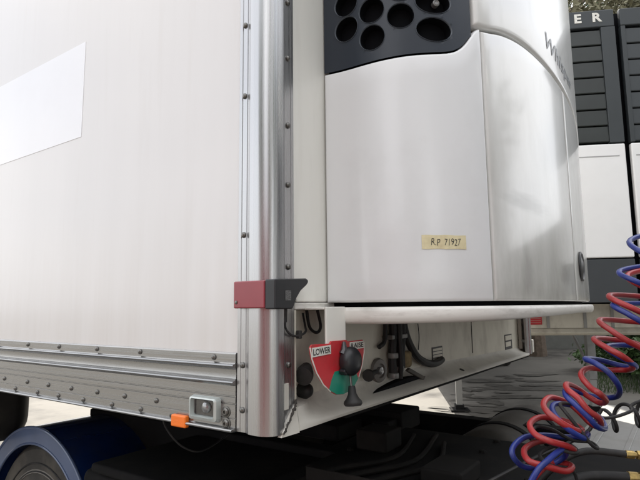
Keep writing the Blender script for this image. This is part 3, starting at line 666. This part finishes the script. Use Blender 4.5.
# underslung tank behind the fender
BT = thing('underslung_tank', 'black rounded tank hanging under the trailer behind the blue fender', 'tank', (.3, 2.4, .95))
build('tank_shell', MB().box(.06, .52, 1.98, 3.6, .86, 1.222), mat('tank_black', (.022, .021, .019), .55, var=.2, dirt=(.06, .052, .042), dirt_amt=.7, dscale=4), BT, bevel=.11, seg=6)
for y in (2.3, 3.1): build('hanger_strap', MB().box(.055, .525, y, y + .05, .855, 1.225), rubber, BT, bevel=.11, seg=6)

# ================================================================== COILED HOSES
def coil(axis, rads, turns, phase, r, m, name, label, tail0=None, tail1=None, tilt=0.0, jit=0.0, seed=1):
    rnd = random.Random(seed); ax = spline(axis, 12); n = int(turns * 28); pts = []
    rx = Vector((.574, -.819, 0)); ry = Vector((.819, .574, 0))
    wob = [(rnd.uniform(-1, 1), rnd.uniform(-1, 1), rnd.uniform(-1, 1)) for _ in range(int(turns) + 3)]
    for i in range(n + 1):
        u = i / n; q = u * (len(ax) - 1); j = min(int(q), len(ax) - 2); c = ax[j].lerp(ax[j + 1], q - j)
        q2 = u * (len(rads) - 1); j2 = min(int(q2), len(rads) - 2); f_ = q2 - j2
        rad = rads[j2][0] * (1 - f_) + rads[j2 + 1][0] * f_; tl = rads[j2][1] * (1 - f_) + rads[j2 + 1][1] * f_
        tw = rads[j2][2] * (1 - f_) + rads[j2 + 1][2] * f_
        a = 2 * math.pi * turns * u + phase; kk = int(turns * u); g_ = turns * u - kk
        wv = [wob[kk][d] * (1 - g_) + wob[kk + 1][d] * g_ for d in range(3)]
        rad *= 1 + jit * wv[0]
        X = rx * math.cos(a) * rad; Y = ry * math.sin(a) * rad
        z = Vector((0, 0, 1)) * (rad * (tl + jit * wv[1]) * math.cos(a) + rad * (tw + jit * wv[2]) * math.sin(a))
        pts.append(c + X + Y + z)
    if tail0: pts = spline([*tail0, pts[0]], 8)[:-1] + pts
    if tail1: pts = pts + spline([pts[-1], *tail1], 8)[1:]
    o = build(name, MB().tube(pts, r, 10), m, smooth=60)
    return tag(o, label, 'hose')
PR = [(0.462, -0.817, 1.665), (0.485, -0.763, 1.623), (0.44, -0.698, 1.579), (0.347, -0.653, 1.556), (0.313, -0.692, 1.526), (0.399, -0.727, 1.506), (0.424, -0.676, 1.514), (0.324, -0.62, 1.516), (0.298, -0.67, 1.486), (0.385, -0.707, 1.459), (0.41, -0.655, 1.462), (0.312, -0.602, 1.468), (0.279, -0.625, 1.448), (0.286, -0.653, 1.427), (0.352, -0.677, 1.407), (0.398, -0.656, 1.417), (0.384, -0.618, 1.425), (0.303, -0.59, 1.431), (0.272, -0.615, 1.416), (0.264, -0.638, 1.404), (0.297, -0.651, 1.387), (0.333, -0.65, 1.374), (0.371, -0.635, 1.366), (0.371, -0.6, 1.364), (0.328, -0.573, 1.37), (0.274, -0.566, 1.362), (0.25, -0.584, 1.343), (0.238, -0.601, 1.334), (0.289, -0.604, 1.314), (0.327, -0.588, 1.303), (0.335, -0.566, 1.313), (0.323, -0.549, 1.329), (0.268, -0.54, 1.343), (0.237, -0.547, 1.337), (0.225, -0.566, 1.325), (0.224, -0.581, 1.305), (0.246, -0.596, 1.287), (0.291, -0.59, 1.263), (0.324, -0.568, 1.262), (0.322, -0.548, 1.284), (0.32, -0.527, 1.3), (0.281, -0.506, 1.313), (0.23, -0.503, 1.309), (0.201, -0.514, 1.3), (0.193, -0.538, 1.284), (0.22, -0.558, 1.267), (0.271, -0.561, 1.258), (0.305, -0.54, 1.26), (0.298, -0.513, 1.268), (0.267, -0.486, 1.274), (0.213, -0.479, 1.27), (0.187, -0.494, 1.258), (0.181, -0.521, 1.25), (0.221, -0.542, 1.236), (0.26, -0.546, 1.221), (0.29, -0.519, 1.222), (0.284, -0.493, 1.226), (0.248, -0.476, 1.227), (0.195, -0.47, 1.224), (0.158, -0.487, 1.216), (0.167, -0.517, 1.208), (0.218, -0.537, 1.191), (0.257, -0.541, 1.191), (0.276, -0.516, 1.19), (0.25, -0.497, 1.186), (0.207, -0.488, 1.18), (0.175, -0.476, 1.158), (0.14, -0.461, 1.114)]
PB = [(0.463, -0.819, 1.686), (0.476, -0.749, 1.665), (0.438, -0.695, 1.65), (0.341, -0.662, 1.624), (0.305, -0.697, 1.591), (0.398, -0.743, 1.582), (0.416, -0.682, 1.579), (0.338, -0.64, 1.564), (0.303, -0.677, 1.539), (0.383, -0.721, 1.514), (0.412, -0.676, 1.501), (0.317, -0.627, 1.499), (0.287, -0.654, 1.48), (0.293, -0.68, 1.461), (0.353, -0.696, 1.438), (0.402, -0.661, 1.415), (0.378, -0.627, 1.415), (0.316, -0.608, 1.415), (0.28, -0.627, 1.404), (0.282, -0.647, 1.392), (0.337, -0.655, 1.376), (0.378, -0.627, 1.373), (0.353, -0.591, 1.385), (0.291, -0.573, 1.392), (0.257, -0.594, 1.388), (0.247, -0.615, 1.375), (0.257, -0.628, 1.355), (0.282, -0.63, 1.337), (0.324, -0.62, 1.319), (0.346, -0.599, 1.311), (0.34, -0.573, 1.313), (0.323, -0.548, 1.323), (0.268, -0.54, 1.334), (0.234, -0.543, 1.327), (0.221, -0.56, 1.314), (0.223, -0.581, 1.292), (0.244, -0.593, 1.272), (0.297, -0.598, 1.261), (0.325, -0.587, 1.274), (0.334, -0.564, 1.283), (0.324, -0.533, 1.294), (0.276, -0.516, 1.302), (0.239, -0.516, 1.298), (0.202, -0.533, 1.287), (0.204, -0.553, 1.268), (0.239, -0.569, 1.25), (0.288, -0.568, 1.248), (0.32, -0.545, 1.233), (0.312, -0.516, 1.231), (0.281, -0.488, 1.237), (0.228, -0.465, 1.241), (0.183, -0.453, 1.23), (0.173, -0.456, 1.213), (0.206, -0.469, 1.19), (0.262, -0.496, 1.183), (0.261, -0.529, 1.207), (0.215, -0.534, 1.231), (0.155, -0.517, 1.219), (0.134, -0.506, 1.207), (0.124, -0.491, 1.175), (0.116, -0.48, 1.125)]
PK = [(0.491, -0.684, 1.303), (0.429, -0.63, 1.273), (0.376, -0.589, 1.265), (0.356, -0.561, 1.28), (0.314, -0.535, 1.298), (0.259, -0.527, 1.305), (0.233, -0.542, 1.294), (0.236, -0.563, 1.265), (0.248, -0.58, 1.237), (0.287, -0.584, 1.224), (0.323, -0.566, 1.225), (0.313, -0.534, 1.227), (0.292, -0.504, 1.247), (0.254, -0.484, 1.259), (0.206, -0.486, 1.259), (0.197, -0.508, 1.246), (0.221, -0.543, 1.225), (0.265, -0.552, 1.217), (0.31, -0.53, 1.217), (0.289, -0.5, 1.214), (0.233, -0.489, 1.209), (0.214, -0.514, 1.198), (0.267, -0.539, 1.181), (0.297, -0.545, 1.137)]
def free_hose(path, r, m, name, label, tail0, cat='hose'):
    o = build(name, MB().tube(spline([*tail0, *path], 7), r, 10), m, smooth=60); return tag(o, label, cat)
free_hose(PR, .0058, red_hose, 'coiled_hose', 'dull red coiled air hose hanging at the right edge', [(1.0, -1.49, 1.92), (.85, -1.3, 1.88), (.62, -1.02, 1.78)])
free_hose(PB, .0054, blue_hose, 'coiled_hose', 'dark blue coiled air hose twined through the red one', [(1.15, -1.49, 1.96), (.95, -1.3, 1.93), (.66, -1.04, 1.82)])
free_hose(PK, .0034, rubber, 'coiled_cable', 'thin black coiled cable tangled inside the lower turns of the air hoses', [(1.1, -1.49, 1.5), (.80, -1.15, 1.42)], 'cable')
def hcoil(p0, p1, rad, turns, r, tails0=(), tails1=()):
    p0, p1 = Vector(p0), Vector(p1); d = (p1 - p0); dn = d.normalized(); up = Vector((0, 0, 1)); sd_ = dn.cross(up).normalized(); pts = []
    n = int(turns * 24)
    for i in range(n + 1):
        a = 2 * math.pi * turns * i / n; c = p0 + d * (i / n) + Vector((0, 0, .012 * math.sin(3 * i / n)))
        pts.append(c + (up * math.cos(a) + sd_ * math.sin(a)) * rad)
    pts = list(tails0) + pts + list(tails1); return MB().tube(pts, r, 8)
tag(build('electric_coil', hcoil((.518, -.566, 1.231), (.675, -.79, 1.249), .027, 5.0, .0042,
    tails0=spline([(.34, -.34, 1.10), (.42, -.43, 1.15), (.48, -.51, 1.19), (.510, -.555, 1.225)], 8)[:-3],
    tails1=spline([(.71, -.83, 1.26), (.9, -1.1, 1.33), (1.1, -1.3, 1.42), (1.3, -1.49, 1.5)], 6)), rubber), 'black springy electric coil just right of the red and blue hoses', 'cable')
def fit_hose(path, r, f0, f1, label):
    root = thing('hose_line', label, 'hose', path[0])
    build('hose', MB().tube(spline(path, 8), r, 12), rubber, root)
    n_ = 26
    build('hose_ribs', MB(), rubber, root) if False else None
    a, b = Vector(f0), Vector(f1); d = (b - a)
    build('brass_fitting', MB().lathe([(r * .9, 0), (r * 1.15, .002), (r * 1.15, d.length * .3), (r * .8, d.length * .32), (r * .8, d.length * .4)], a, d, 16), brass, root)
    build('brass_nut', MB().lathe([(r * 1.25, d.length * .41), (r * 1.35, d.length * .43), (r * 1.35, d.length * .8), (r * 1.2, d.length * .83), (r * .7, d.length * .84), (r * .7, d.length)], a, d, 6), brass, root, smooth=20)
    return root
fit_hose([(.445, -.40, 1.03), (.42, -.44, 1.10), (.415, -.49, 1.155), (.44, -.54, 1.178), (.485, -.612, 1.172)], .0075, (.483, -.609, 1.172), (.515, -.660, 1.168), 'slim black air line with brass fitting, upper of the two at lower right')
fit_hose([(.46, -.38, .98), (.43, -.43, 1.06), (.40, -.487, 1.108), (.43, -.54, 1.127), (.485, -.613, 1.124)], .0105, (.483, -.610, 1.124), (.520, -.668, 1.120), 'thick black air line with brass fitting, lower of the two at lower right')
# the lines go on to the cab
for k, (p, z) in enumerate((((.515, -.660, 1.168), 1.3), ((.520, -.668, 1.120), 1.2))):
    o = build('pipe_run', MB().tube(spline([p, (.62, -.85, p[2] - .01), (.80, -1.15, z), (.9, -1.49, z + .05)], 8), .006, 8), galv)
    tag(o, ('upper' if k == 0 else 'lower') + ' grey pipe leading from a brass fitting towards the cab', 'pipe')

# ================================================================== SECOND TRAILER (local frame: x right, y away, front at y=0)
YAW = math.atan2(-.819, .574) - R(7)
ux, uy = math.cos(YAW), math.sin(YAW)
org = (3.805, -.465)         # centre of the unit front
def frame_root(name, label, cat, group=None): return thing(name, label, cat, (org[0], org[1], 0), YAW, group)
T2 = frame_root('semi_trailer', 'second white trailer behind the hoses, raised on landing legs', 'trailer')
LB = lambda n, mb, m, p, **k: build(n, mb, m, p, local=True, **k)
LB('side_wall', MB().box(-1.15, -1.11, .46, 12.3, 1.40, 3.95), grp_side, T2)
LB('side_wall', MB().box(1.11, 1.15, .46, 12.3, 1.40, 3.95), grp_side, T2)
LB('front_wall', MB().box(-1.15, 1.15, .42, .459, 1.50, 3.95), front_w, T2)
LB('roof', MB().box(-1.15, 1.15, .42, 12.3, 3.951, 3.98), grp_side, T2)
LB('rear_wall', MB().box(-1.10, 1.10, 12.26, 12.3, 1.40, 3.95), front_w, T2)
LB('floor_pan', MB().box(-1.13, 1.13, .47, 12.2, 1.24, 1.399), frame_m, T2)
LB('lower_wall', MB().box(-1.14, 1.14, .44, .468, 1.30, 1.499), lower_w, T2)
LB('skirt', MB().prism([(.40, 1.262), (.435, 1.24), (.469, 1.24), (.469, 1.298), (.445, 1.298)], 'x', -1.15, 1.15), lower_w, T2, bevel=.005)
LB('bottom_rail', MB().box(-1.165, -1.151, .47, 12.3, 1.23, 1.399), alu, T2)
LB('bottom_rail', MB().box(1.151, 1.165, .47, 12.3, 1.23, 1.399), alu, T2)
for x in (-.58, -.28, -.06, .33): LB('seam_strip', MB().box(x, x + .025, .433, .4395, 1.30, 1.497), mat('seam_grey', (.30, .30, .29), .6), T2)
RS = LB('red_notice', MB().box(-.76, -.62, .428, .4385, 1.330, 1.400), red_m, T2)
for k in range(3): LB('notice_line', MB().box(-.75, -.63, .4265, .4278, 1.345 + k * .018, 1.350 + k * .018), mat('notice_pale', (.5, .25, .22), .5), RS)
for sx in (-.92, .92):
    LG = LB('landing_leg', MB().box(sx - .055, sx + .055, 3.6, 3.71, .45, 1.24), galv, T2, bevel=.008)
    LB('inner_leg', MB().box(sx - .042, sx + .042, 3.613, 3.697, .06, .46), mat('worn_light_steel', (.30, .30, .29), .4, metal=.5), LG)
    LB('foot_plate', MB().box(sx - .13, sx + .13, 3.52, 3.79, .0, .03).box(sx - .06, sx + .06, 3.58, 3.73, .03, .09), frame_m, LG, bevel=.004)
    LB('leg_brace', MB().tube([(sx * .7, 3.66, 1.22), (sx * .97, 3.66, .62)], .022, 8), galv, LG)
for sx, o_ in ((-.98, -1), (.98, 1)):
    for y in (9.6, 10.9): wheel(sx, y, .5, .5, .28, o_, T2, local=True)
U2 = frame_root('refrigeration_unit', 'refrigeration unit with dark slatted top and clean white doors, behind the hoses', 'refrigeration unit')
def bow2(x): return .05 * x * x
def slab(x0, x1, z0, z1, f, b, n=10):
    xs_ = [x0 + (x1 - x0) * k / n for k in range(n + 1)]
    poly = [(x, bow2(x) + f) for x in xs_] + [(x, bow2(x) + b) for x in xs_[::-1]]
    return MB().prism(poly, 'z', z0, z1)
LB('housing', MB().box(-1.0, 1.0, .09, .418, 1.50, 3.91), void_m, U2)
for sx in (-1, 1):
    a, b = (-1.02, -.022) if sx < 0 else (.022, 1.02)
    LB('white_door', slab(a, b, 1.855, 2.765, .0, .05), u2_white, U2, bevel=.012, seg=3)
    LB('door_crease', slab(a + .03, b - .05, 2.660, 2.668, -.002, .01), mat('crease_grey', (.35, .35, .35), .5), U2)
    LB('dark_skirt', slab(a, b, 1.51, 1.845, .004, .05), u2_grey, U2, bevel=.006)
    GF = LB('grille_frame', slab(a, b, 3.755, 3.905, .0, .05), u2_dark, U2, bevel=.010)
    LB('grille_frame', slab(a, a + .035, 2.775, 3.754, .0, .05), u2_dark, U2, bevel=.004)
    LB('grille_frame', slab(b - (.11 if sx < 0 else .035), b, 2.775, 3.754, .0, .05), u2_dark, U2, bevel=.004)
    z = 2.785; x0_, x1_ = a + .037, b - (.112 if sx < 0 else .037)
    while z < 3.74:
        mb = MB(); n = 8; vs = []; fs = []
        h = min(.132, 3.752 - z)
        for k in range(n + 1):
            x = x0_ + (x1_ - x0_) * k / n; q = bow2(x)
            for (dy, dz) in ((.014, 0), (.010, .006), (.0125, h * .5), (.016, h - .006), (.045, h - .002), (.048, 0)): vs.append((x, q + dy, z + dz))
        for k in range(n):
            for j in range(6): fs.append((k * 6 + j, k * 6 + (j + 1) % 6, (k + 1) * 6 + (j + 1) % 6, (k + 1) * 6 + j))
        fs += [tuple(range(6)), tuple(range(n * 6, n * 6 + 6))]
        mb.add(vs, fs); LB('louvre', mb, u2_dark if sx > 0 else mat('louvre_dark', (.016, .020, .019), .4, var=.2, vscale=5), U2, smooth=30); z += .137
for ch, x in (('E', -.330), ('R', -.190)):
    vs, fs, tw, th = text_geo(ch, .1, offset=.0035, extrude=.002); k = .078 / th
    LB('letter', MB().add([(x + v.x * k * 1.12, bow2(x) - .0025 - v.z, 3.800 + v.y * k) for v in vs], fs), label_w, U2)

# ================================================================== VEGETATION
def leaves(cx, cy, cz, rx, ry, rz, n, size, rnd, clumps=28):
    mb = MB(); C = []
    for _ in range(clumps):
        while True:
            p = Vector((rnd.uniform(-1, 1), rnd.uniform(-1, 1), rnd.uniform(-1, 1)))
            if .25 < p.length < 1: break
        C.append((p, rnd.uniform(.16, .36)))
    vs = []; fs = []
    for i in range(n):
        c, cr = rnd.choice(C); d = Vector((rnd.gauss(0, 1), rnd.gauss(0, 1), rnd.gauss(0, 1))) * cr * .55; p = c + d
        P_ = Vector((cx + p.x * rx, cy + p.y * ry, cz + p.z * rz)); s_ = size * rnd.uniform(.6, 1.3)
        a = Vector((rnd.uniform(-1, 1), rnd.uniform(-1, 1), rnd.uniform(-.6, .6))).normalized(); b = a.orthogonal().normalized()
        b = (b * math.cos(i) + a.cross(b) * math.sin(i))
        o = len(vs); vs += [P_ - a * s_, P_ + b * s_ * .45, P_ + a * s_, P_ - b * s_ * .45]; fs.append((o, o + 1, o + 2, o + 3))
    return mb.add(vs, fs)
def tree(x, y, h, r, m, label, seed, n=9000, size=.16):
    rnd = random.Random(seed); root = thing('tree', label, 'tree', (x, y, 0), 0, 'trees round the yard')
    tp = [(x, y, 0), (x + rnd.uniform(-.2, .2), y + .1, h * .25), (x + rnd.uniform(-.3, .3), y, h * .5), (x, y + .2, h * .8)]
    build('trunk', MB().tube(spline(tp, 5), [.28 - .22 * k / 15 for k in range(16)], 10), bark, root)
    for k in range(6):
        a = k * 1.05 + rnd.random(); z = h * (.35 + .07 * k)
        build('limb', MB().tube(spline([(x, y, z), (x + math.cos(a) * r * .4, y + math.sin(a) * r * .4, z + r * .25), (x + math.cos(a) * r * .8, y + math.sin(a) * r * .8, z + r * .55)], 4), [.09 - .008 * q for q in range(9)], 6), bark, root)
    c = build('crown', leaves(x, y, h * .66, r, r, h * .36, n, size, rnd), m, root, fixn=False); c['kind'] = 'stuff'
    return root
specs = [(22.0, 6.5, 21, 5.4, leaf_b, 'olive green tree seen above the slatted unit, nearest the left'), (23.5, 1.5, 22, 5.6, leaf_a, 'dark green tree seen above the slatted unit, at right edge'),
         (15.6, 3.0, 14, 4.0, leaf_c, 'dry pale tree placed to shade the ground right of the second trailer')]  # third tree is set here so its crown shades the ground
for k, (x, y, h, r, m, lb) in enumerate(specs): tree(x, y, h, r, m, lb, 11 + k, n=60000, size=.09)
for k, (x, y, h, r) in enumerate(((-9, -8, 9, 3.4), (-3.5, -13, 10, 3.8), (5, -12, 9, 3.4), (-13, 2.5, 10, 3.8), (11, -11, 10, 3.8))):  # unseen trees, added for reflections and to darken the horizon light
    tree(x, y, h, r, leaf_a if k % 2 else leaf_b, ('unseen green tree added for reflections, south west of the yard, behind the viewer', 'unseen tall dark green tree added for reflections, straight behind the viewer', 'unseen olive tree added for reflections, behind the cab', 'unseen dark green tree added for reflections, on the left side of the yard', 'unseen olive tree added for reflections, far to the right of the cab')[k], 31 + k, n=7000, size=.2)
# leafy growth and grass at the yard edge, seen under the second trailer
rnd = random.Random(4)
for k, (x, y) in enumerate(((10.6, -.7), (12.2, .4))):
    root = thing('shrub', ('low green shrub growing under the second trailer, nearer one', 'low green shrub at the yard edge, further one')[k], 'shrub', (x, y, 0))
    build('stems', MB().tube([(x, y, 0), (x + .1, y, .5)], .03, 6), bark, root)
    c = build('foliage', leaves(x, y, .50, 1.0, 1.0, .5, 5000, .07, rnd, 20), leaf_a, root, fixn=False); c['kind'] = 'stuff'
gr = MB(); vs = []; fs = []
for i in range(14000):
    d = rnd.uniform(9.0, 19); lat = d * rnd.uniform(.50, .95)
    x = -.88 + .82 * d + .574 * lat; y = -.75 + .57 * d - .819 * lat; h = rnd.uniform(.05, .22); a = rnd.uniform(0, 6.28); o = len(vs)
    vs += [(x, y, 0), (x + .012 * math.cos(a), y + .012 * math.sin(a), 0), (x + rnd.uniform(-.06, .06), y + rnd.uniform(-.06, .06), h)]; fs.append((o, o + 1, o + 2))
gr.add(vs, fs); tag(build('grass', gr, grass_m, fixn=False), 'short grass growing at the yard edge behind the hoses', 'grass', kind='stuff')
# unseen red container, added at left for the red reflection in the corner post
RC = thing('reflection_container', 'unseen red corrugated container added for the red reflection in the corner post', 'container', (-6.5, -1.5, 0))
red_c = mat('container_red', (.13, .022, .026), .5, var=.1, vscale=3, dirt=(.16, .05, .03), dirt_amt=.6, dscale=3)
def corr(x, y0, y1, z0, z1, p=.28, d=.036):
    pl = []; y = y0; k = 0
    while y < y1: pl += [(x, y), (x, y + p * .3), (x - d, y + p * .5), (x - d, y + p * .8)]; y += p
    return MB().prism(pl + [(x, y1), (x - .06, y1), (x - .06, y0)], 'z', z0, z1)
build('side_panel', corr(-5.3, -4.4, 1.4, .16, 2.5), red_c, RC, smooth=20)
build('container_shell', MB().box(-7.7, -5.37, -4.4, 1.4, .16, 2.5), red_c, RC)
for z in (.02, 2.44): build('container_rail', MB().box(-7.74, -5.28, -4.5, 1.5, z, z + .14), red_c, RC, bevel=.01)
for x in (-7.74, -5.42):
    for y in (-4.5, 1.36): build('container_post', MB().box(x, x + .14, y, y + .14, .161, 2.439), red_c, RC, bevel=.01)
# mostly hidden building, added to cast shade on the ground behind the second trailer
bw = thing('shade_building', 'dark block building added to shade the ground, its wall glimpsed beneath the second trailer', 'building', (11.5, 14.0, 0), R(-58))
LB('block_wall', MB().box(0, 46, 0, 3.4, 0, 5.2), wall_m, bw)
LB('plinth', MB().box(-.05, 46.05, -.06, -.002, 0, .5), mat('plinth_grey', (.10, .10, .09), .8, var=.1), bw, bevel=.01)
LB('roof', MB().prism([(-.4, 5.201), (3.8, 5.201), (1.7, 5.8)], 'x', -.3, 46.3), mat('roof_sheet', (.2, .2, .2), .5), bw)
for k in range(7):
    W_ = LB('window', MB().box(3 + 6 * k, 4.8 + 6 * k, -.05, -.003, 2.4, 3.6), mat('window_frame_grey', (.25, .25, .25), .5), bw, bevel=.01)
    for q in range(2): LB('pane', MB().box(3.08 + 6 * k + q * .86, 3.86 + 6 * k + q * .86, -.058, -.0505, 2.48, 3.52), win_m, W_)
